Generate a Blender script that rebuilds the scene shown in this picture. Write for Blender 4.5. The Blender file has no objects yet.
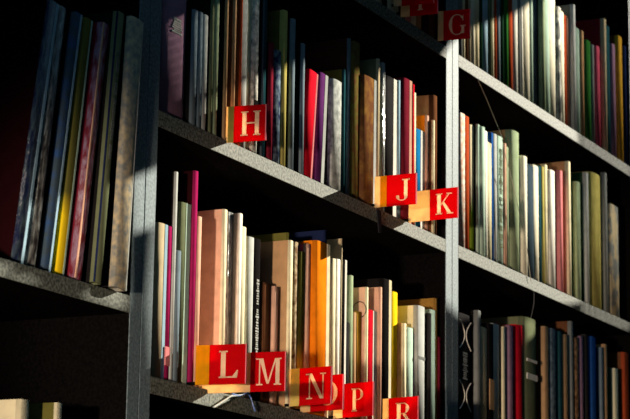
import bpy, math, random
from mathutils import Vector, Matrix
random.seed(7)
SC = bpy.context.scene
COL = SC.collection

# ------------------------------------------------------------------ camera
W, T, BT = 0.9, 0.0518, 0.0209           # inner bay width, double upright, board thickness
Z1, Z2, Z3, ZL = 0.3212, 0.0, -0.3295, -0.2401   # undersides of the boards
FPX, YAW, PITCH, ROLL = 2125.5, 0.4657, 0.2063, 0.0151
CAM = Vector((-2.1785, -1.3118, -0.6322))
F_ = Vector((math.cos(YAW)*math.cos(PITCH), math.sin(YAW)*math.cos(PITCH), math.sin(PITCH)))
r_ = Vector((math.sin(YAW), -math.cos(YAW), 0)); u_ = r_.cross(F_)
R_ = r_*math.cos(ROLL) + u_*math.sin(ROLL); U_ = -r_*math.sin(ROLL) + u_*math.cos(ROLL)
cd = bpy.data.cameras.new('camera'); cam = bpy.data.objects.new('camera', cd); COL.objects.link(cam)
cd.sensor_width = 36; cd.lens = 36*FPX/630; cd.clip_start = 0.05
mw = Matrix((R_, U_, -F_)).transposed().to_4x4(); mw.translation = CAM; cam.matrix_world = mw
cd.dof.use_dof = True; cd.dof.focus_distance = 2.85; cd.dof.aperture_fstop = 18
SC.camera = cam

# ------------------------------------------------------------------ light
SUN_TO = Vector((3.0, -1.0, 1.15)).normalized()     # towards the sun
sd = bpy.data.lights.new('sun', 'SUN'); sun = bpy.data.objects.new('sun', sd); COL.objects.link(sun)
sd.energy = 15; sd.color = (1.0, 0.93, 0.78); sd.angle = math.radians(0.15)
sun.rotation_euler = SUN_TO.to_track_quat('Z', 'Y').to_euler(); sun.location = (5, -3, 3)
wd = bpy.data.worlds.new('world'); SC.world = wd; wd.use_nodes = True
bg = wd.node_tree.nodes['Background']; bg.inputs[0].default_value = (0.30, 0.66, 1.0, 1); bg.inputs[1].default_value = 0.32
ld = bpy.data.lights.new('cover_fill', 'SPOT'); fill = bpy.data.objects.new('cover_fill', ld); COL.objects.link(fill)  # added fill light for the left-facing book covers, with no real source
ld.energy = 480; ld.color = (1.0, .80, .62); ld.spot_size = math.radians(11.5); ld.spot_blend = .8; ld.shadow_soft_size = .06
fill.location = (-3.2, -.66, -.62); fill.rotation_euler = (Vector((.50, .0, -.20))-fill.location).to_track_quat('-Z', 'Y').to_euler()
SC.view_settings.view_transform = 'Standard'; SC.view_settings.look = 'None'
SC.view_settings.exposure = 0.0; SC.view_settings.gamma = 1; SC.view_settings.use_curve_mapping = False

# ------------------------------------------------------------------ pixel <-> world
def proj(P):
    d = Vector(P) - CAM; w = d.dot(F_)
    return 315 + FPX*d.dot(R_)/w, 209.5 - FPX*d.dot(U_)/w
def ray(x, y): return F_ + R_*((x-315)/FPX) - U_*((y-209.5)/FPX)
def onY(x, y, Y=0.0):
    d = ray(x, y); return CAM + d*((Y-CAM.y)/d.y)
def ztop(X, Y, y):
    z = 0.0
    for _ in range(5):
        e = proj((X, Y, z))[1]-y; g = (proj((X, Y, z+.01))[1]-proj((X, Y, z))[1])/.01
        z -= e/g
    return z

# ------------------------------------------------------------------ materials
def lin(c):
    return tuple((v/255/12.92 if v/255 <= .04045 else ((v/255+.055)/1.055)**2.4) for v in c)
MATS = {}
def mat(rgb, rough=.5, kind='plain', rgb2=None, spec=0.0):
    key = (tuple(rgb), rough, kind, tuple(rgb2) if rgb2 else None, spec)
    if key in MATS: return MATS[key]
    m = bpy.data.materials.new('%s_%d' % (kind, len(MATS))); m.use_nodes = True
    nt = m.node_tree; b = nt.nodes['Principled BSDF']
    b.inputs['Roughness'].default_value = rough; b.inputs['Specular IOR Level'].default_value = spec
    if kind == 'wrinkle': b.inputs['Specular IOR Level'].default_value = .35
    c = lin(rgb); c2 = lin(rgb2) if rgb2 else tuple(v*.72 for v in c)
    tc = nt.nodes.new('ShaderNodeTexCoord'); mp = nt.nodes.new('ShaderNodeMapping')
    nz = nt.nodes.new('ShaderNodeTexNoise'); cr = nt.nodes.new('ShaderNodeValToRGB'); mx = nt.nodes.new('ShaderNodeMix'); mx.data_type = 'RGBA'
    nt.links.new(tc.outputs['Object'], mp.inputs[0]); nt.links.new(mp.outputs[0], nz.inputs[0])
    nt.links.new(nz.outputs['Fac'], cr.inputs[0]); nt.links.new(cr.outputs[0], mx.inputs[0])
    mx.inputs[6].default_value = (*c, 1); mx.inputs[7].default_value = (*c2, 1)
    nt.links.new(mx.outputs[2], b.inputs['Base Color'])
    bump = nt.nodes.new('ShaderNodeBump'); nt.links.new(nz.outputs['Fac'], bump.inputs['Height']); nt.links.new(bump.outputs[0], b.inputs['Normal'])
    bump.inputs['Distance'].default_value = .0006; bump.inputs['Strength'].default_value = .25
    nz.inputs['Scale'].default_value = 60; nz.inputs['Detail'].default_value = 4
    e = cr.color_ramp.elements
    if kind == 'plain': e[0].position = .42; e[1].position = .9
    elif kind == 'laminate':
        mp.inputs['Scale'].default_value = (1, 1, 1); nz.inputs['Scale'].default_value = 260; e[0].position = .38; e[1].position = .62
        bump.inputs['Distance'].default_value = .0004; bump.inputs['Strength'].default_value = .5
    elif kind == 'mottled': nz.inputs['Scale'].default_value = 110; e[0].position = .36; e[1].position = .68
    elif kind == 'patch': nz.inputs['Scale'].default_value = 26; e[0].position = .46; e[1].position = .54
    elif kind == 'lower':           # a cover printed in two colours, the second one towards the foot
        nt.links.remove(cr.inputs[0].links[0]); sp = nt.nodes.new('ShaderNodeSeparateXYZ'); nt.links.new(tc.outputs['Object'], sp.inputs[0])
        mr = nt.nodes.new('ShaderNodeMapRange'); nt.links.new(sp.outputs[2], mr.inputs[0]); mr.inputs[1].default_value = .06; mr.inputs[2].default_value = .11
        mr.inputs[3].default_value = 1; mr.inputs[4].default_value = 0; nt.links.new(mr.outputs[0], cr.inputs[0]); e[0].position = .2; e[1].position = .8
    elif kind == 'wrinkle':
        mp.inputs['Scale'].default_value = (1, 1, .35); nz.inputs['Scale'].default_value = 150; e[0].position = .4; e[1].position = .6
        bump.inputs['Distance'].default_value = .004; bump.inputs['Strength'].default_value = 1
    MATS[key] = m; return m

EDGEM = mat((126, 129, 118), .6, 'laminate', (66, 70, 62), .02)
SHELF_SHADED = mat((24, 21, 20), .7, 'laminate', (14, 12, 12), .0)  # shade under the boards is put into this near black colour
SIDE = mat((122, 138, 142), .55, 'laminate', (96, 110, 115), .02)
INNER = mat((15, 13, 13), .7, 'laminate', (9, 8, 8), .0)  # inside panels: the shade of the deep bays is put into the colour
PAGES = mat((222, 214, 192), .8, 'mottled', (200, 190, 165), .1)
WALLM = mat((120, 118, 112), .8, 'plain'); FLOORM = mat((58, 44, 34), .5, 'plain')

# ------------------------------------------------------------------ mesh helpers
class MB:
    def __init__(s): s.v = []; s.f = []
    def box(s, x0, y0, z0, x1, y1, z1):
        n = len(s.v); s.v += [(x, y, z) for z in (z0, z1) for y in (y0, y1) for x in (x0, x1)]
        s.f += [[n+i for i in q] for q in ((0,2,3,1),(4,5,7,6),(0,1,5,4),(2,6,7,3),(0,4,6,2),(1,3,7,5))]; return s
    def prism(s, poly, z0, z1, axes=(0, 1, 2)):
        n = len(s.v); k = len(poly)
        for z in (z0, z1):
            for p in poly:
                c = [0, 0, 0]; c[axes[0]] = p[0]; c[axes[1]] = p[1]; c[axes[2]] = z; s.v.append(tuple(c))
        s.f.append([n+i for i in range(k)][::-1]); s.f.append([n+k+i for i in range(k)])
        for i in range(k):
            j = (i+1) % k; s.f.append([n+i, n+j, n+k+j, n+k+i])
        return s
    def tube(s, pts, rad, seg=6):
        n = len(s.v); m = len(pts)
        for i, p in enumerate(pts):
            a = Vector(pts[max(i-1, 0)]); b = Vector(pts[min(i+1, m-1)]); d = (b-a).normalized()
            q = d.orthogonal().normalized(); w = d.cross(q)
            for k in range(seg):
                t = 2*math.pi*k/seg; s.v.append(tuple(Vector(p)+(q*math.cos(t)+w*math.sin(t))*rad))
        for i in range(m-1):
            for k in range(seg):
                a = n+i*seg+k; b = n+i*seg+(k+1) % seg; s.f.append([a, b, b+seg, a+seg])
        s.f.append([n+k for k in range(seg)][::-1]); s.f.append([n+(m-1)*seg+k for k in range(seg)])
        return s
    def build(s, name, m, parent=None, bevel=0):
        me = bpy.data.meshes.new(name); me.from_pydata(s.v, [], s.f)
        import bmesh
        bm = bmesh.new(); bm.from_mesh(me); bmesh.ops.recalc_face_normals(bm, faces=bm.faces)
        if bevel:
            bmesh.ops.bevel(bm, geom=[e for e in bm.edges], offset=bevel, segments=2, affect='EDGES', profile=.5)
        bm.to_mesh(me); bm.free(); me.materials.append(m)
        o = bpy.data.objects.new(name, me); COL.objects.link(o)
        if parent: o.parent = parent
        return o
def empty(name, loc, label, cat, group=None):
    o = bpy.data.objects.new(name, None); COL.objects.link(o); o.location = loc; o.empty_display_size = .02
    o['label'] = label; o['category'] = cat
    if group: o['group'] = group
    return o
def structure(o): o['kind'] = 'structure'; return o

# ------------------------------------------------------------------ the room
DEPTH = .27
FLZ = Z3-.35*5
WY = -1.7                                       # unseen sun mask added behind the camera
structure(MB().box(-6, WY-.1, FLZ-.05, 12, .45, FLZ).build('floor', FLOORM))
structure(MB().box(-6, DEPTH+.03, FLZ, 12, DEPTH+.13, 1.9).build('wall_front', WALLM))
# openings of the added mask, cut to shape the patches of sun on the shelves
def to_mask(x, y):
    p = onY(x, y, 0.0); k = (WY-p.y)/SUN_TO.y; q = p+SUN_TO*k; return (q.x, q.z)
LIT = [
    [(129,180),(160,167),(196,136),(206,102),(232,88),(300,62),(350,64),(395,72),(432,70),(452,42),(470,31),(530,10),(560,-12),(577,-12),(579,120),(579,236),(583,302),(545,308),(500,310),(462,318),
     (441,300),(443,440),(158,440),(150,300),(156,226),(130,234)],
    [(-20,212),(60,198),(126,181),(126,232),(126,314),(84,294),(108,280),(60,256),(0,240),(-20,236)],
    [(-20,262),(10,266),(6,280),(-20,276)], [(14,276),(28,278),(40,290),(2,280)],
]
LIT.append([(524,314),(538,320),(538,331),(527,342)])
for i in range(9): LIT.append([(172, 98-i*9), (258, 66-i*9), (258, 68.6-i*9), (172, 100.6-i*9)])
for i in range(9): LIT.append([(583+i*5.4, -12), (585.6+i*5.4, -12), (585.6+i*5.4, 330), (583+i*5.4, 330)])
cu = bpy.data.curves.new('sun_mask', 'CURVE'); cu.dimensions = '2D'; cu.fill_mode = 'BOTH'; cu.extrude = .0008
def spl(pts):
    s = cu.splines.new('POLY'); s.points.add(len(pts)-1); s.use_cyclic_u = True
    for p, q in zip(s.points, pts): p.co = (q[0], q[1], 0, 1)
spl([(-2.5, FLZ), (10, FLZ), (10, 3.6), (-2.5, 4.2)])
for L in LIT: spl([to_mask(*p) for p in L])
wo = bpy.data.objects.new('sun_mask_curve', cu); COL.objects.link(wo)
wo.matrix_world = Matrix(((1,0,0,0),(0,0,1,WY),(0,1,0,0),(0,0,0,1)))
bpy.context.view_layer.update()
me = bpy.data.meshes.new_from_object(wo.evaluated_get(bpy.context.evaluated_depsgraph_get()))
wb = bpy.data.objects.new('sun_mask', me); wb.matrix_world = wo.matrix_world.copy(); COL.objects.link(wb)
bpy.data.objects.remove(wo); me.materials.clear(); me.materials.append(WALLM); structure(wb)

# ------------------------------------------------------------------ bookcases
def case(x0, x1, boards, label):
    h = T/2; eb = .0012
    e = empty('bookcase', (x0-h, 0, FLZ), label, 'bookcase', 'dark bookcase units standing side by side')
    for a in (x0-h+.0006, x1):
        a -= x0-h
        MB().box(a, eb, 0, a+h-.0012, DEPTH, 1.05-FLZ).build('side_panel', INNER, e)
        MB().box(a, 0, 0, a+h-.0012, eb, 1.05-FLZ).build('front_edge', SIDE, e, .0004)['label'] = 'grey front edge strip'
    MB().box(h, DEPTH, 0, h+x1-x0, DEPTH+.006, 1.05-FLZ).build('back_panel', INNER, e)
    for z in boards:
        o = MB().box(h, eb, z-FLZ, h+x1-x0-.0006, DEPTH, z+BT-FLZ).build('shelf_board', SHELF_SHADED, e)
        MB().box(0, 0, 0, x1-x0-.0006, eb, BT).build('edge_band', EDGEM, o, .0005).location = (h, 0, z-FLZ)
        o['label'] = 'shelf board with its shade put into the colour'
    return e
down = [Z3-.33*k for k in (1, 2, 3, 4)]
case(-T-W, -T, [ZL+.47, ZL+.86, ZL, ZL-.33, ZL-.66, ZL-.99, ZL-1.32], 'left dark bookcase with one tall shelf of big leaning books')
case(0, W, [Z1+.43, Z1, Z2, Z3]+down, 'middle dark bookcase whose shelves carry most of the red letter cards')
case(W+T, 2*W+T, [Z1+.43, Z1, Z2, Z3]+down, 'right dark bookcase receding into the distance, without cards of its own')

# ------------------------------------------------------------------ books
PAL = dict(
 black=(26,24,24), coal=(46,44,44), navy=(28,36,66), blue=(40,84,150), steel=(110,124,132), slate=(62,76,86), sky=(160,190,205), brightblue=(30,120,175),
 teal=(36,72,78), mint=(176,200,180), palegreen=(150,165,130), green=(52,110,48), darkgreen=(30,58,40), lime=(140,170,50), olive=(96,92,44), sage=(104,110,82),
 white=(232,228,214), cream=(226,214,176), ivory=(240,232,205), beige=(186,168,134), tan=(176,138,100), peach=(214,166,140), pink=(214,130,130), rose=(190,80,100),
 mauve=(140,108,128), purple=(92,44,96), magenta=(150,30,80), maroon=(60,16,22), wine=(112,30,44), red=(196,24,40), rust=(170,72,40), orange=(222,120,20), gold=(196,148,50),
 yellow=(232,196,30), mustard=(176,164,92), brown=(98,62,40), darkbrown=(56,36,28), oxblood=(34,9,12), gray=(124,126,122), lightgray=(176,178,172), silver=(200,200,196), ochre=(150,112,52))
NICE = dict(oxblood='maroon', coal='charcoal', brightblue='bright blue', palegreen='pale green', darkgreen='dark green', darkbrown='dark brown', lightgray='light grey', gray='grey', sky='pale blue', steel='steel blue', slate='slate blue', mint='mint green', wine='wine red', lime='lime green', olive='olive', sage='sage green')
def nice(c): return NICE.get(c, c)

def book(name, loc, th, ht, dp, spine, cover, style, tilt, label, group, marks):
    e = empty(name, loc, label, 'book', group); e.rotation_euler = (0, tilt, 0)
    hard = style in ('hard', 'round', 'arcs')
    b = min(.0026 if hard else .0009, th*.22)
    # outer profile, spine towards -Y
    rd = min(th*.35, .004 if hard else .0016)
    bulge = min(th*.30, .010) if style == 'round' else min(th*.24, .0045)
    def prof(off):
        x0, x1 = off, th-off; y = off; pts = [(x0, dp)]
        n = 10
        if True:
            for i in range(n+1):
                t = math.pi - math.pi*i/n
                cx = (x0+x1)/2; hx = (x1-x0)/2
                yy = y+bulge - (bulge)*abs(math.sin(t))**.7 + (rd if i in (0, n) else 0)
                pts.append((cx+hx*math.cos(t), yy))
        pts.append((x1, dp)); return pts
    o, i_ = prof(0), prof(b)
    mb = MB(); n = len(o)
    for z in (0, ht): mb.v += [(p[0], p[1], z) for p in o] + [(p[0], p[1], z) for p in i_]
    for k in range(n-1):
        a, c = k, k+1; q = 2*n
        mb.f += [[a, c, c+q, a+q], [a+n, a+n+q, c+n+q, c+n], [a, a+n, c+n, c], [a+q, c+q, c+n+q, a+n+q]]
    mb.f += [[0, 2*n, 3*n, n], [n-1, 2*n-1, 4*n-1, 3*n-1]]
    co = mb.build('cover', spine, e)
    if cover is not spine:      # boards printed in another colour than the spine
        co.data.materials.append(cover)
        for p in co.data.polygons:
            c = p.center
            if c.x < b*.9 or c.x > th-b*.9:
                if c.y > rd+bulge+.0002: p.material_index = 1
    for p in co.data.polygons: p.use_smooth = abs(p.normal.z) < .5 and p.center.y < rd+bulge+.001
    ins = .003 if hard else .0004
    if th-2*b > .0006:
        MB().box(b+.0001, b+bulge+rd+.0004, ins, th-b-.0001, dp-ins, ht-ins).build('page_block', PAGES, e)
    for mk in marks:
        kind, z0, z1, colr = mk[:4]; yb = -.0004
        if kind == 'label':
            p = MB().box(th*.12, yb, z0*ht, th*.88, .0012, z1*ht).build('spine_label', mat(PAL[colr], .6), e); p['label'] = nice(colr)+' spine label'
        elif kind == 'band':
            MB().box(-.0003, yb, z0*ht, th+.0003, .006, z1*ht).build('spine_band', mat(PAL[colr], .5), e)
        elif kind == 'edge':
            zn = 0 if z0 < .5 < z1 else min(abs(2*z0-1), abs(2*z1-1)); ye = bulge*(1-(1-zn*zn)**.35)-.0004
            MB().box(th*z0, ye, .0001, th*z1, .0014+rd+bulge, ht-.0001).build('spine_edge', mat(PAL[colr], .5), e)['label'] = nice(colr)+' edge of the spine'
        elif kind == 'title':
            m = MB(); z = z0*ht; rr = random.Random(int(loc[0]*9999))
            while z < z1*ht:
                s = rr.uniform(.0012, .0030); w0 = rr.uniform(.28, .40); m.box(th*w0, yb, z, th*(1-w0), .0012, z+s)
                z += s+rr.uniform(.0008, .0016)+(.005 if rr.random() < .14 else 0)
            m.build('spine_lettering', mat(PAL[colr], .45), e)
        elif kind == 'arcs':
            for c0, sg in ((z0, 1), (z0, -1)):
                for zc in (ht*.845, ht*.40):
                    pts = [(th*(.5+sg*(.46-.40*math.cos(t))), -.0006, zc+ht*.105*(t/(math.pi/2))) for t in [(-1+2*k/14)*math.pi/2 for k in range(15)]]
                    MB().tube(pts, .0009, 5).build('arc_line', mat(PAL[colr], .5), e)['label'] = 'white arc line on the spine'
        elif kind == 'emblem':
            m = MB(); pts = [(-.0002, .012+.011*math.cos(t*math.pi/10), ht*z0+.012*math.sin(t*math.pi/10)) for t in range(20)]
            m.tube(pts+[pts[0]], .0007, 5); m.build('cover_emblem', mat(PAL[colr], .5), e)
    return e

USED = {}
def row(key, phrase, group, board_z, y0, yn, items, yref, start=None, xmax=None, xmin=-9, hmx=.30):
    """items: (spine left px, spine right px, top y px, spine colour, cover colour or None, description, opts)"""
    zb = board_z+BT; end = start; Y = y0; px = None
    n = len(items)
    for i, it in enumerate(items):
        xl, xr, yt, sc, cc, desc = it[:6]; op = it[6] if len(it) > 6 else {}
        yr = op.get('yr', yref(xl))
        if 'Y' in op or end is None or px is None:
            Yn = min(op.get('Y', Y), yn+.006); s = onY(xl, yr, Yn).x
            s = max(s, xmin if end is None else end+.0002)
            Y = Yn
        else:
            gap = xl-px
            if abs(gap) < .8:
                if Y < yn: Y = Y+min(.003, yn-Y)
                s = end
            else:
                lo, hi = -.2, .3            # X(xl, Y) grows with Y
                for _ in range(40):
                    m = (lo+hi)/2
                    if onY(xl, yr, m).x > end: hi = m
                    else: lo = m
                Y = (lo+hi)/2; s = end
                if Y < yn-.009: Y = yn-.009; s = onY(xl, yr, Y).x
                if Y > .10: Y = .10
        if xmax and onY(xr, yr, Y).x > xmax:
            lo, hi = -.1, Y
            for _ in range(30):
                m = (lo+hi)/2
                if onY(xr, yr, m).x > xmax: hi = m
                else: lo = m
            Y = lo; s = max(end, onY(xl, yr, Y).x)
        e = onY(xr, yr, Y).x
        th = max(e-s, .0022)-.0003
        tilt = 0.0
        if 'xt' in op:                      # right edge px at another height: the book leans
            xx, yy = op['xt']; p = onY(xx, yy, Y); q = onY(xr, yr, Y)
            tilt = math.atan2(p.x-q.x, p.z-q.z)
            sh = math.tan(tilt)*(q.z-zb); s -= sh
        ht = ztop(s+math.tan(tilt)*.2, Y, yt)-zb
        if tilt: ht /= math.cos(tilt)
        ht = min(ht, op.get('hmax', hmx))
        dp = min(op.get('dp', random.Random(i*7+len(key)).uniform(.165, .20)), DEPTH-.004-Y)
        st = op.get('st', 'hard' if th > .012 else 'soft')
        kd = op.get('k', 'plain'); c2 = PAL[op['c2']] if 'c2' in op else None
        ro = .5 if st == 'soft' else .6
        sm = mat(PAL[sc], op.get('ro', ro), kd, c2); cm = mat(PAL[cc], op.get('ro', ro)) if cc else sm
        pv = items[i-1] if i else None; nx = items[i+1] if i < n-1 else None
        def cn(t): return nice(t[3])
        if 'lab' in op: label = op['lab']
        elif pv is None: label = f"{desc} at the left end of {phrase}, before a {cn(nx)} spine"
        elif nx is None: label = f"{desc} at the right end of {phrase}, by a {cn(pv)} spine"
        else: label = f"{desc} between {cn(pv)} and {cn(nx)} spines, {phrase}"
        if label in USED: print('DUPLABEL', label, xl)
        if len(label.split()) > 16: print('LONG', label)
        USED[label] = 1
        zl = 0 if tilt == 0 else (abs(math.sin(tilt))*th+.0002 if tilt > 0 else .0002)
        o = book(op.get('name', 'book'), (s, Y, zb+.0002+zl), th, ht, dp, sm, cm, st, tilt, label, group, op.get('m', ()))
        if tilt > 0:                        # rest on the lower right corner
            o.location.z = zb+.0003+math.sin(tilt)*th
        end = s+th+.0003 + (math.tan(tilt)*(ht if 0 else 0)); px = xr
        if 'xt' in op: end = onY(xr, yr, Y).x; 
    print('ROW', key, 'endX %.3f Y %.3f' % (end, Y))

d = dict
row('A', 'left bay', 'big leaning books in the left bay', ZL, .03, .03, [
 (18,27,-3,'navy','oxblood','huge volume',d(xt=(46.5,100),Y=.010,k='wrinkle',c2='slate',ro=.3,st='soft',m=[('edge',.72,.98,'sky')],lab='huge maroon volume filling the left edge, pale blue wrapped spine, left bay')),
 (32,40,3,'coal','black','crinkled book',d(xt=(57,100),k='wrinkle',c2='gray',ro=.3,Y=.010,lab='crinkled plastic wrapped dark grey book, second from the left edge, left bay')),
 (48,55,9,'slate','black','slate blue book with pale edge',d(xt=(72.5,100),k='plain',c2='blue',Y=.009,m=[('edge',.70,.95,'sky')])),
 (61,68.5,15,'olive','coal','olive book with yellow foot',d(xt=(84.5,100),k='lower',c2='yellow',Y=.008,m=[('edge',.80,.98,'mint')])),
 (79,87.5,20,'mauve','wine','wrinkled mauve book, wine red cover',d(xt=(103,100),k='wrinkle',c2='wine',ro=.4,Y=.0,m=[('edge',.10,.24,'peach')])),
 (99,106.5,9,'sage','black','tall sage book',d(xt=(118.5,100),Y=-.009,m=[('title',.45,.85,'gray'),('edge',.02,.08,'navy')])),
 (118,131,15,'gray','black','thick grey linen book',d(xt=(140,100),Y=-.013,c2='beige',k='mottled',st='hard',m=[('edge',.93,.99,'lightgray')],lab='thick grey linen book leaning on the double upright, left bay')),
], lambda x: 240, hmx=.37)
row('A2', 'lowest left shelf', 'books on the lowest left shelf', ZL-.33, .02, .02, [
 (21.5,30.5,399,'cream','cream','cream hardback with broad pale cover',d(Y=.02,lab='cream hardback with broad pale cover in the bottom left corner')),
 (57,63,402.5,'cream','olive','olive covered book with cream spine',d(lab='olive book with cream spine, right one of two in the bottom left corner')),
], lambda x: 412)
row('B1', 'top middle shelf', 'books on the top middle shelf', Z1, .008, .008, [
 (371,376,-90,'olive',None,'slim olive book',d(hmax=.26)), (377,383,-80,'cream',None,'cream book',d(hmax=.24)), (384,388,-80,'coal',None,'charcoal book',d(hmax=.25)),
 (389,400,-80,'cream','beige','wide cream book',d(hmax=.25)), (401,406,-80,'brown',None,'brown book',d(hmax=.23)), (407,412,-80,'pink',None,'pink book',d(hmax=.22)),
 (413,417,-80,'cream',None,'slim cream book',d(hmax=.24)), (418,422.5,-80,'tan',None,'tan book',d(hmax=.22)), (424,430,-80,'darkbrown',None,'dark brown book',d(hmax=.25)),
 (431.5,436,-80,'brown',None,'brown book',d(hmax=.24)), (437.5,443,-80,'maroon',None,'maroon book',d(hmax=.25)),
], lambda x: 25, xmax=W-.001, xmin=.0008)
row('B2', 'H to K shelf', 'books on the shelf of cards H to K', Z2, .008, .010, [
 (162,188.6,-25,'mauve','maroon','very thick mauve binder',d(Y=.006,st='round',name='binder',m=[('title',.62,.72,'lightgray')],lab='very thick mauve binder beside the left upright above the dark gap')),
 (192.5,197,9,'steel','black','slim steel blue booklet',d(lab='slim steel blue booklet right of the thick mauve binder')), (198.4,202,11.5,'steel','coal','slim steel blue booklet',d(lab='slim steel blue booklet, middle of three beside the mauve binder')), (202.8,207.5,14,'lightgray','slate','slim light grey booklet',{}),
 (210.5,213,-30,'sage','black','very slim tall sage book',{}), (214.5,218.5,-30,'palegreen','darkgreen','tall pale green book',{}), (225,227.5,-30,'tan','black','very slim tan edged black book',{}),
 (233,235.5,-30,'tan','brown','brown covered book with tan edge',{}), (240,241.5,-30,'rust','brown','brown book with rust edge',{}), (242,248,-30,'lightgray',None,'tall light grey spine',{}),
 (248.3,251,-30,'cream',None,'slim tall cream book',{}), (254,259,-30,'white','brown','tall white spotted ring bound book',d(k='mottled',c2='gray',m=[('label',.26,.29,'black')])),
 (262.5,263.8,-30,'slate','black','dark tall slate edged book',{}), (264,267,-30,'teal','black','tall teal book',{}),
 (270,274,42,'wine','black','short wine red book',{}), (275,282,49,'navy',None,'short crinkled navy book',d(k='mottled',c2='steel')), (283,287.5,9.5,'mustard','olive','tall olive cover with mustard spine',{}),
 (291.5,295.5,18,'steel','black','tall black book',{}), (301.5,304.5,43,'steel','black','black book with narrow steel spine',{}),
 (307.5,316.4,71,'red','red','bright red book',d(yr=115,xt=(318.8,76),ro=.4,m=[('edge',.84,.99,'pink')],lab='bright red book leaning slightly, tallest red cover on the H to K shelf')),
 (319,326.8,73,'purple','purple','purple book with pale edge',d(yr=115,xt=(328.5,76),m=[('edge',.62,.97,'lightgray')])),
 (333,342.8,78,'lightgray','coal','light grey book',d(k='mottled',c2='gray')), (343.2,345.5,69,'teal','olive','very slim teal edged book',d(Y=.018)),
 (348,350.5,38,'steel','darkbrown','tall dark brown book',d(Y=.02)), (353.5,360.5,40.5,'olive','darkbrown','tall brown book',d(c2='brown',k='mottled')),
 (364,376.8,74,'brown','brown','gold brown book with pale edge',d(c2='ochre',m=[('edge',.78,.99,'lightgray')])), (377.6,380,58.5,'beige','sage','taller sage cover with beige spine',{}),
 (382,386,62,'gray','coal','crinkled grey book',d(k='wrinkle',c2='gray',Y=.045,ro=.2,name='book')), (386.4,397.2,74.5,'coal','coal','charcoal book with white edge',d(m=[('edge',.66,.99,'white')])), (398.5,401.5,80,'sky','coal','slim pale blue book',{}),
 (404,412,77,'wine','wine','wine red book with peach edge',d(m=[('edge',.68,.99,'peach')])), (412.8,414.8,84,'red',None,'very slim red booklet',{}), (415.3,416.6,92,'cream',None,'very slim cream booklet',{}),
 (417,425,128,'brightblue','brightblue','short bright blue and white book',d(m=[('edge',.5,.99,'white')])), (427,429.5,115,'peach','orange','short orange book',{}), (433.5,435.2,120,'cream','brown','brown cover with slim cream spine',{}), (435.6,438.2,94.5,'brown','tan','tall pinkish tan cover with brown spine',d(lab='tall pinkish tan cover next to the right upright, H to K shelf')),
], lambda x: 90 if x < 300 else 135, xmax=W-.001, xmin=.0008)
row('B3', 'L to R shelf', 'books on the shelf of cards L to R', Z3, .010, .012, [
 (157.5,167,222,'beige','tan','tan paperback',d(m=[('edge',.68,.98,'sky')])), (168,172.3,226,'magenta',None,'magenta book',d(m=[('band',.10,.22,'pink')])),
 (173.4,176,171.5,'lightgray','black','tall black book, pale edge',d()), (177,182,250,'steel',None,'short steel blue book',d(st='round')), (182.6,189.5,201.5,'sage','sage','sage book with mint edge',d(m=[('edge',.5,.98,'mint')])),
 (192.8,196.6,170.5,'magenta','oxblood','tall maroon cover, magenta spine',{}), (197.4,201.5,216,'peach',None,'peach paperback',{}),
 (223.3,227,209,'cream','peach','broad peach pink cover with cream spine',{}), (227.5,233.6,211.5,'silver',None,'ring bound silver book',d(k='wrinkle',c2='gray',ro=.2,Y=.018)),
 (238.6,242.3,213,'white','gray','grey cover with white spine',{}), (243,246.6,226,'cream',None,'slim cream book',{}), (248,255,236,'lightgray','cream','light grey book',d(Y=.018)),
 (255.3,261.5,238,'black',None,'black book with pale vertical title',d(m=[('title',.15,.75,'lightgray')])), (265,273,282,'brown',None,'short brown book',d(Y=.03)), (275.6,279.8,286,'peach','tan','short peach book',{}),
 (290,293.5,240,'cream','tan','broad tan cover with cream spine',{}), (287.5,289.5,232.5,'olive',None,'taller olive book, top showing',{}), (294.5,299,241.5,'beige',None,'mottled beige book',d(k='mottled',c2='brown',Y=.024)),
 (301,306.2,251,'olive',None,'olive book, yellow foot',d(k='lower',c2='gold')), (307.5,311.5,243.5,'peach','rose','plastic wrapped peach book',d(ro=.2)),
 (316.5,329.7,240,'orange','orange','broad orange book with cream edge',d(yr=310,m=[('edge',.76,.99,'cream')])), (324.2,326,230,'navy',None,'taller navy book, top showing',d(yr=310)),
 (332.2,336.3,258,'cream','olive','cream spine, olive cover',d(yr=310,Y=.024)), (337,341,258.5,'white',None,'white book',d(yr=310)), (340.5,342,238.5,'beige',None,'tall beige book, top showing',d(yr=310)),
 (341.4,346.4,259,'black','darkgreen','black book, white edge',d(yr=310,m=[('edge',.6,.98,'white')])), (346.8,350,322,'coal',None,'short charcoal book',d(yr=330)), (350.4,353.6,275,'palegreen',None,'pale green book',d(yr=330)),
 (354.2,357,312,'tan',None,'short tan book',d(yr=340)), (357.6,362.4,311,'gold',None,'short gold book',d(yr=340)), (366.7,368.6,287,'cream','peach','peach cover, cream edge',d(yr=320,m=[('emblem',.84,0,'coal')])),
 (369.2,377,309,'red','red','short red book, white edge',d(yr=340,m=[('edge',.55,.98,'white')])), (380.3,382.4,287,'peach',None,'taller peach book',d(yr=320)), (383.6,391.4,278,'black','black','tall black book',d(yr=330,m=[('edge',.68,.99,'cream')])),
 (392.3,398.8,291,'yellow',None,'bright yellow book',d(yr=310,Y=.024)), (404,407,323,'cream','tan','short tan cover with cream spine',d(yr=345)), (408,414.4,327,'mint',None,'short mint green book',d(yr=345)),
 (418,426,305,'lightgray','cream','thick cream book',d(yr=345,m=[('label',.60,.62,'gray')])), (429.5,432,313,'coal','black','black book',d(yr=345)), (432.6,436.6,309,'mint',None,'mint green book',d(yr=345)),
 (435.6,438,298,'ochre',None,'taller ochre book, top showing',d(yr=345)), (439,441.5,337,'wine','coal','wine red book',d(yr=370)),
], lambda x: 270, xmax=W-.001, xmin=.0008)
X0 = W+T
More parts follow.
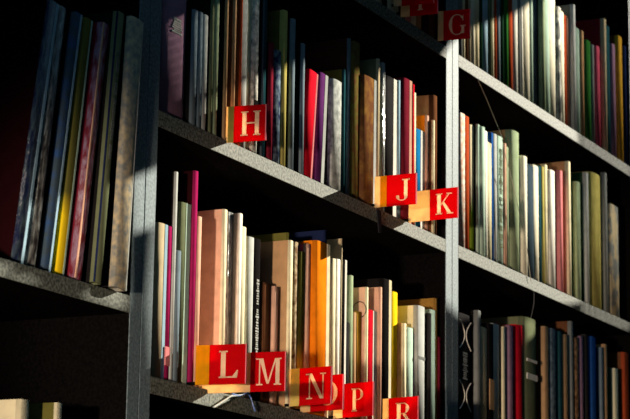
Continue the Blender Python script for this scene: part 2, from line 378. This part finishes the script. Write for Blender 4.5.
row('C1', 'top right shelf', 'books on the top right shelf', Z1, .008, .010, [
 (459.5,463.4,-60,'gray',None,'tall grey book',d(Y=.008)), (463.8,466,-60,'cream',None,'slim cream book',{}), (466.4,469,-60,'brown',None,'slim brown book',{}), (469.4,471.4,-60,'beige',None,'slim beige book',{}),
 (472.2,476,-60,'ivory',None,'ivory book',{}), (476.6,480.4,-60,'cream',None,'cream book',{}), (481,483.3,-60,'darkgreen',None,'slim dark green book',{}), (483.6,489.2,-60,'sky',None,'pale blue book',{}),
 (490.2,492.6,-60,'sage',None,'slim sage book',{}), (493,495,-60,'cream',None,'slim cream book',{}), (495.2,497.4,-60,'rust',None,'slim rust book',{}), (498,501.6,-60,'steel',None,'steel blue book',{}),
 (502.3,505,-60,'darkgreen',None,'dark green book',{}), (505.8,509.5,-60,'green','darkgreen','green book',{}), (510.2,513.8,-60,'rust','darkbrown','rust book',{}), (514.2,519,-60,'white',None,'white book',{}),
 (519.3,521.5,-60,'gray',None,'slim grey book',{}), (521.8,524,-60,'white',None,'slim white book',{}), (524.6,531,-60,'ivory',None,'wide ivory book',{}), (531.8,534,-60,'mint',None,'slim mint book',{}),
 (534.4,538.4,-60,'steel',None,'steel blue book',{}), (543,546.6,-30,'palegreen','darkbrown','pale green book',{}), (547,551,-20,'mint',None,'mint green book',{}), (551.6,557,-5,'ivory',None,'ivory book',{}),
 (558.6,562.4,6,'white',None,'white book with blotches',d(k='patch',c2='gray')), (562.8,565.4,10,'ivory',None,'slim ivory book',{}), (565.6,568,14,'rust',None,'slim rust book',{}), (568.3,570.6,15,'peach',None,'slim peach book',{}),
 (574.2,576.8,4,'silver','gray','tall silver spine, grey cover',{}), (577.4,581,26,'mint','teal','mint green book',{}), (582,585,30,'tan','brown','tan book',{}), (587,591.8,39,'green',None,'bright green book',{}),
 (592.6,595,44,'gray',None,'slim grey book',{}), (597,601,45,'rose','wine','bright pink book',{}), (604.8,607.6,18,'beige','wine','tall slim beige book',{}), (608.4,611.2,24,'teal',None,'teal book',{}),
 (612.8,616.4,43,'mauve','purple','mauve book',{}), (619.2,623.4,35,'gold','brown','golden brown book',{}), (624.6,627.5,45,'navy',None,'navy book',{}),
], lambda x: 85, xmax=2*W+T-.001, xmin=W+T+.0012)
row('C2', 'middle right shelf', 'books on the middle right shelf', Z2, .008, .010, [
 (460.6,466.2,112,'peach',None,'peach pink book',d(Y=.008,c2='white',k='mottled')), (466.5,470.2,115,'rust',None,'rust orange book',{}), (470.8,475,124,'cream',None,'cream book with lime foot',d(k='lower',c2='lime')),
 (478,480.2,124,'mint','black','black cover with mint spine',{}), (482,486,126,'mint','darkgreen','mint green book',{}), (486.3,488.6,130,'white',None,'slim white book',{}), (489.4,492.8,141,'cream',None,'short cream book',{}),
 (492.2,494,132,'blue',None,'blue book, top showing',{}), (494.4,498,133,'lightgray','slate','light grey book',{}), (498.6,504.2,135,'mint',None,'mint spine with dark print',d(m=[('title',.15,.9,'sage')])), (505,507,143,'peach',None,'slim peach book',{}), (507.4,509.6,146,'palegreen','rust','slim pale green book',{}),
 (512.5,521.4,129,'palegreen','tan','thick rounded book',d(st='round')), (523.6,528.6,155,'ivory','mustard','ivory book with mustard cover',d(st='round')), (529.4,535,163,'slate',None,'slate blue book',{}),
 (535.8,539.6,164,'ivory',None,'ivory book',{}), (540.4,542.2,165,'teal',None,'slim teal book',{}), (542.6,545,166,'mustard',None,'slim mustard book',d()), (545.4,548.4,164,'cream','olive','cream spine with olive cover',{}),
 (550.4,556,169,'white',None,'white book',{}), (560.2,563.4,170,'pink','wine','wine red cover with pink spine',{}), (568.6,571.4,161,'cream','tan','tall tan cover with cream spine',{}),
 (577,581.2,181,'palegreen','darkgreen','short pale green book',{}), (586.4,589.2,172,'lightgray','darkgreen','dark green cover with light spine',{}), (592,602.4,171,'mustard',None,'wide rounded mustard cream book',d(st='round')),
 (604.6,607.8,172,'gray','black','slim dark mottled grey book',{}), (610,619,203,'beige',None,'short marbled beige book',d(k='patch',c2='gray',lab='short marbled beige book, last before the dark gap, middle right shelf')),
], lambda x: 190, xmax=2*W+T-.001, xmin=W+T+.0012)
row('C3', 'dim lower right shelf', 'books on the dim lower right shelf', Z3, .008, .010, [
 (459,471.2,312,'coal',None,'thick black book',d(Y=.006,st='hard',m=[('arcs',0,1,'white'),('title',.52,.72,'lightgray')],lab='thick black book with white arcs and lettering, left end, dim lower right shelf')),
 (478,481.8,310,'gray','black','tall black cover with grey spine',{}), (482.4,488.4,326,'beige','gold','beige book with gold side',{}), (489.2,494.6,323,'black',None,'black book with beige label',d(m=[('label',.35,.58,'tan')])),
 (494.8,496.4,323,'lightgray',None,'very slim light grey book',{}), (497,500.6,323.5,'lightgray','coal','light grey spine',{}), (503.6,506,326.5,'cream','black','black cover with cream edge',{}), (510,514.4,325,'mauve','brown','brown cover with mauve spine',{}),
 (517.4,524.4,324,'red','wine','bright red book',d(st='round')), (525.6,538.8,316,'sage',None,'very thick rounded sage book',d(st='round',m=[('label',.70,.72,'white'),('label',.58,.62,'white')])),
 (545.4,550,326,'tan','brown','brown book',{}), (551.8,557,328,'steel',None,'steel blue book',d(k='mottled',c2='slate')), (559.8,563,331,'teal',None,'dark teal book',{}), (564.6,569.4,334,'tan',None,'tan book',d(st='round')),
 (571.6,574.2,321,'gray','brown','tall brown cover with grey spine',{}), (575.8,579.6,337,'brown',None,'brown spotted book',d(k='mottled',c2='tan')), (581.2,584.2,336,'mauve','black','slim mauve book',{}), (586,589.2,334,'coal',None,'charcoal book',{}),
 (591.8,597.2,336,'blue',None,'dark blue book',{}), (601.6,604,347,'steel','navy','slim steel blue book with orange mark',d(m=[('band',.3,.4,'orange')])), (605.6,608,344,'tan',None,'slim tan book',{}),
 (608.4,612.4,366,'darkgreen',None,'short dark green book',{}), (615,618.8,368,'cream','coal','short cream book with magenta foot',d(k='lower',c2='magenta')), (625,630,352,'rust','brown','rust brown book',{}),
], lambda x: 370, xmax=2*W+T-.001, xmin=W+T+.0012)

# ------------------------------------------------------------------ red letter cards
def arc(cx, cy, rx, ry, a0, a1, wt, n=16):
    """bowl stroke, thick at the sides and thin at top and bottom"""
    out, inn = [], []
    for i in range(n+1):
        a = math.radians(a0+(a1-a0)*i/n); c, s = math.cos(a), math.sin(a)
        w = .035+wt*abs(c)**1.5
        out.append((cx+rx*c, cy+ry*s)); inn.append((cx+(rx-w)*c, cy+(ry-.045)*s))
    return [[out[i], out[i+1], inn[i+1], inn[i]] for i in range(n)]
def rc(x0, y0, x1, y1): return [[(x0, y0), (x1, y0), (x1, y1), (x0, y1)]]
def di(x0, x1, y0, x2, x3, y1): return [[(x0, y0), (x1, y0), (x3, y1), (x2, y1)]]
def serif(x, y, w=.30): return rc(x-w/2, y, x+w/2, y+.05)
def stem(x, w=.18): return rc(x-w/2, 0, x+w/2, 1)+serif(x, 0, .32)+serif(x, .95, .32)
GL = {
 'H': stem(.18)+stem(.72)+rc(.2, .48, .7, .54),
 'L': stem(.2)+rc(.2, 0, .72, .05)+[[(.55, .05), (.72, 0), (.76, .28), (.72, .28)]],
 'E': stem(.2)+rc(.2, 0, .7, .05)+rc(.2, .95, .68, 1)+rc(.2, .48, .5, .53)+rc(.66, .05, .72, .25)+rc(.64, .75, .68, .95)+rc(.48, .38, .52, .63),
 'F': stem(.2)+rc(.2, .95, .68, 1)+rc(.2, .48, .5, .53)+rc(.64, .75, .68, .95)+rc(.48, .38, .52, .63),
 'J': rc(.36, .2, .51, 1)+serif(.44, .95, .34)+arc(.27, .2, .24, .22, -180, 0, .10)+rc(.03, .12, .15, .24),
 'K': stem(.18)+di(.22, .29, .42, .64, .71, .97)+di(.62, .80, .03, .30, .44, .58)+serif(.72, 0, .30)+serif(.68, .95, .28),
 'M': rc(.12, 0, .17, .97)+rc(.76, 0, .91, 1)+di(.42, .5, .05, .12, .28, 1)+di(.44, .5, .05, .74, .80, 1)+serif(.14, 0, .24)+serif(.84, 0, .28)+rc(.0, .95, .26, 1)+rc(.76, .95, .98, 1),
 'N': rc(.14, 0, .19, .97)+rc(.72, .0, .77, 1)+di(.62, .77, 0, .10, .27, 1)+serif(.16, 0, .26)+serif(.745, .95, .26)+rc(.0, .95, .2, 1),
 'P': stem(.2)+arc(.36, .74, .34, .26, -90, 90, .12)+rc(.2, .95, .38, 1)+rc(.2, .48, .38, .525),
 'R': stem(.2)+arc(.36, .75, .32, .25, -90, 90, .12)+rc(.2, .95, .38, 1)+rc(.2, .5, .38, .545)+di(.68, .86, .0, .36, .5, .52)+serif(.80, 0, .2),
 'O': arc(.43, .5, .42, .52, 0, 360, .13, 32),
 'G': arc(.43, .5, .42, .52, 38, 322, .13, 28)+rc(.66, .05, .80, .46)+serif(.73, .41, .3)+rc(.72, .68, .76, .96),
}
CREAM = mat((240, 205, 150), .4, 'plain'); RED = mat((212, 10, 20), .35, 'plain', (202, 8, 16)); LET = mat((255, 226, 190), .4, 'plain')
CYEL = mat((240, 170, 20), .4, 'plain'); CPALE = mat((236, 214, 120), .4, 'plain'); EDGE = mat((225, 120, 130), .4)
def trans(m, f):
    nt = m.node_tree; b = nt.nodes['Principled BSDF']; t = nt.nodes.new('ShaderNodeBsdfTranslucent'); mx = nt.nodes.new('ShaderNodeMixShader'); mx.inputs[0].default_value = f
    nt.links.new(b.inputs['Base Color'].links[0].from_socket, t.inputs[0])
    nt.links.new(b.outputs[0], mx.inputs[1]); nt.links.new(t.outputs[0], mx.inputs[2]); nt.links.new(mx.outputs[0], nt.nodes['Material Output'].inputs[0])
trans(CREAM, .5); trans(RED, .5); trans(LET, .5); trans(CYEL, .5); trans(CPALE, .5)
def tinted():
    m = bpy.data.materials.new('smoky_plastic'); m.use_nodes = True; nt = m.node_tree
    b = nt.nodes['Principled BSDF']; b.inputs['Base Color'].default_value = (*lin((110, 80, 50)), 1); b.inputs['Roughness'].default_value = .3
    t = nt.nodes.new('ShaderNodeBsdfTransparent'); mx = nt.nodes.new('ShaderNodeMixShader'); mx.inputs[0].default_value = .45
    t.inputs[0].default_value = (.75, .62, .45, 1)
    nt.links.new(t.outputs[0], mx.inputs[1]); nt.links.new(b.outputs[0], mx.inputs[2]); nt.links.new(mx.outputs[0], nt.nodes['Material Output'].inputs[0]); return m
def card(ch, xa, TL, TR, BR, BL, Yf, zb, label, strip=None):
    sl = (TR[1]-TL[1])/(TR[0]-TL[0]); ya = TL[1]+sl*(xa-TL[0]); P0 = onY(xa, ya, Yf)
    def err(al, t):
        x, y = proj(P0+Vector((math.sin(al), -math.cos(al), 0))*t); return x-TR[0], y-TR[1]
    al, t = .2, .05
    for _ in range(25):
        e0 = err(al, t); h = 1e-5
        ea = err(al+h, t); et = err(al, t+h)
        a, b, c, dd = (ea[0]-e0[0])/h, (et[0]-e0[0])/h, (ea[1]-e0[1])/h, (et[1]-e0[1])/h
        D = a*dd-b*c; al -= (dd*e0[0]-b*e0[1])/D; t -= (-c*e0[0]+a*e0[1])/D
    dr = Vector((math.sin(al), -math.cos(al), 0))
    lo, hi = 0, t
    for _ in range(30):
        m = (lo+hi)/2
        if proj(P0+dr*m)[0] < TL[0]: lo = m
        else: hi = m
    tl = lo; q = P0+dr*t
    hgt = q.z-ztop(q.x, q.y, BR[1])
    print('CARD', ch, 'angle %.1f len %.3f sq %.3f x %.3f' % (math.degrees(al), t, t-tl, hgt), 'bottom z %.3f' % (q.z-hgt))
    e = empty('letter_card', (P0.x, P0.y, P0.z-hgt), label, 'card', 'red letter cards along the shelves')
    e.rotation_euler = (0, 0, math.atan2(dr.y, dr.x))    # local x runs outwards along the card; the seen face is local -y
    # local -y must look towards -X
    t0 = -.03
    MB().box(0, -.0007, 0, tl, .0007, hgt).build('plate', CREAM, e)
    sq = MB().box(tl, -.0007, 0, t, .0007, hgt).build('red_square', RED, e)
    fz = max(0, zb+BT+.0003-(P0.z-hgt)); MB().box(-.06, -.0005, fz, .004, .0005, fz+.004).build('foot', INNER, e)['label'] = 'dark metal foot reaching in between the books'
    MB().box(t-.0006, -.0014, 0, t+.0006, .0009, hgt).build('edge_trim', EDGE, e)
    if strip: 
        o = MB().box(max(tl-strip[1], -.004), -.0012, hgt*strip[2], tl, -.0007, hgt).build('colour_strip', strip[0], e)
    g = MB(); S = (t-tl); H = hgt; wd_ = {'M': .98, 'O': .86, 'J': .55, 'L': .78, 'E': .74}.get(ch, .88)
    lw = S*.62 if ch != 'J' else S*.42
    lw = {'M': S*.66, 'J': S*.40, 'L': S*.52, 'P': S*.46, 'E': S*.5, 'F': S*.48}.get(ch, S*.58); lh = H*.68
    lw *= 1.10; ox = tl+(S-lw)/2+S*.02; oz = H*.16
    for q in GL[ch]: g.prism([(ox+p[0]/wd_*lw, oz+p[1]*lh) for p in q], -.0009, .0009, (0, 2, 1))
    gl = g.build('letter', LET, e)
    md = sq.modifiers.new('cut', 'BOOLEAN'); md.object = gl; md.solver = 'EXACT'; md.use_self = True; md.use_hole_tolerant = True
    bpy.context.view_layer.update()
    nm = bpy.data.meshes.new_from_object(sq.evaluated_get(bpy.context.evaluated_depsgraph_get())); sq.modifiers.clear(); sq.data = nm
    return e
SMOKY = tinted()
card('E', 394, (402,-28), (434,-31), (434,3), (402,6), .0, Z1, 'red card at the top frame edge, letter cut off, behind the F card')
card('F', 401, (410,-15), (438,-18), (438,13.5), (409.5,16.7), -.004, Z1, 'red letter card F between the topmost cut card and the G card')
card('G', 438, (443.5,11), (470,9), (469.5,38.5), (442,40.4), -.004, Z1, 'red letter card G across the middle upright on the top shelf')
card('H', 225, (234.4,106.5), (266.4,104.2), (264,140.3), (231,142.3), .004, Z2, 'red letter card H standing alone in front of thin spines', (mat((150, 130, 60), .4), .008, 0))
card('J', 375, (387,175.8), (416.5,173), (416,204), (386.7,207), -.002, Z2, 'red letter card J with yellow strip, left of the K card', (CYEL, .0105, 0))
card('K', 409, (430,190), (458,187), (457.6,217.7), (429.5,221.3), -.004, Z2, 'red letter card K with peach strip at the middle upright')
card('L', 197, (210,345), (246.6,343.8), (247,383.8), (209,385), -.004, Z3, 'red letter card L overlapping the M card, leftmost on the lowest shelf', (CYEL, .018, 0))
card('M', 200, (251,352.6), (286,351.3), (286.7,391), (251.7,392.3), .012, Z3, 'red letter card M right of the L card on the lowest shelf')
card('N', 290, (300,368.5), (331.8,366), (332,403.8), (300.4,405.4), .0, Z3, 'red letter card N overlapping the O card', (CPALE, .014, 0))
card('O', 301, (311,376.8), (343.7,374), (342.7,409.5), (311,412), .004, Z3, 'red letter card O half hidden behind the N card')
card('P', 334, (343.2,384), (373.7,381.3), (373.7,415.6), (342.7,417.5), .0, Z3, 'red letter card P right of the O card')
card('R', 383, (389,398.4), (418.6,396), (418.6,430), (389,432.4), .0, Z3, 'red letter card R cut by the lower frame edge')

# ------------------------------------------------------------------ small things
def line_on(pts, Y, name, rad, m, label, cat):
    P = [onY(x, y, Y) for x, y in pts]; o = P[0]
    ob = MB().tube([tuple(p-o) for p in P], rad).build(name, m); ob.location = o; ob['label'] = label; ob['category'] = cat; return ob
line_on([(478,80),(487,100),(496,122),(501,134),(506,158),(512,180),(520,216),(527,250),(531,282)], -.003, 'thread', .0005, mat((200,196,180), .4),
        'thin pale thread hanging from the top right board over the books below', 'thread')
line_on([(534,291),(534,303),(531,318)], -.003, 'thread', .0004, mat((120,120,120), .4), 'short dim thread end hanging below the middle right board', 'thread')
# bookmark ribbon hanging over the board edge under card J
p0 = onY(376.5, 208, -.004)
rb = MB().prism([(0, 0), (.016, -.002), (.0185, -.034), (.0135, -.036), (.006, -.033)][:2]+[(.0172, -.035), (.009, -.036)], -.0006, .0006, (0, 2, 1)).build('bookmark_ribbon', mat((40, 40, 44), .5))
rb.location = p0; rb['label'] = 'dark bookmark ribbon hanging over the board edge below the J card'; rb['category'] = 'ribbon'
BLUE = mat((60, 90, 170), .3, 'mottled', (150, 170, 210))
def loop(pts, Y, label, rad=.0012):
    line_on(pts, Y, 'ribbon', rad, BLUE, label, 'ribbon')
loop([(232,394),(240,396),(248,393),(251,398),(253,405),(255,411)], -.004, 'crumpled blue ribbon on the board edge below the M card')
line_on([(214,407),(222,402),(231,396),(243,395)], -.004, 'paper_slip', .0011, mat((200,205,200), .4), 'narrow pale paper slip on the board edge below the L card', 'slip')
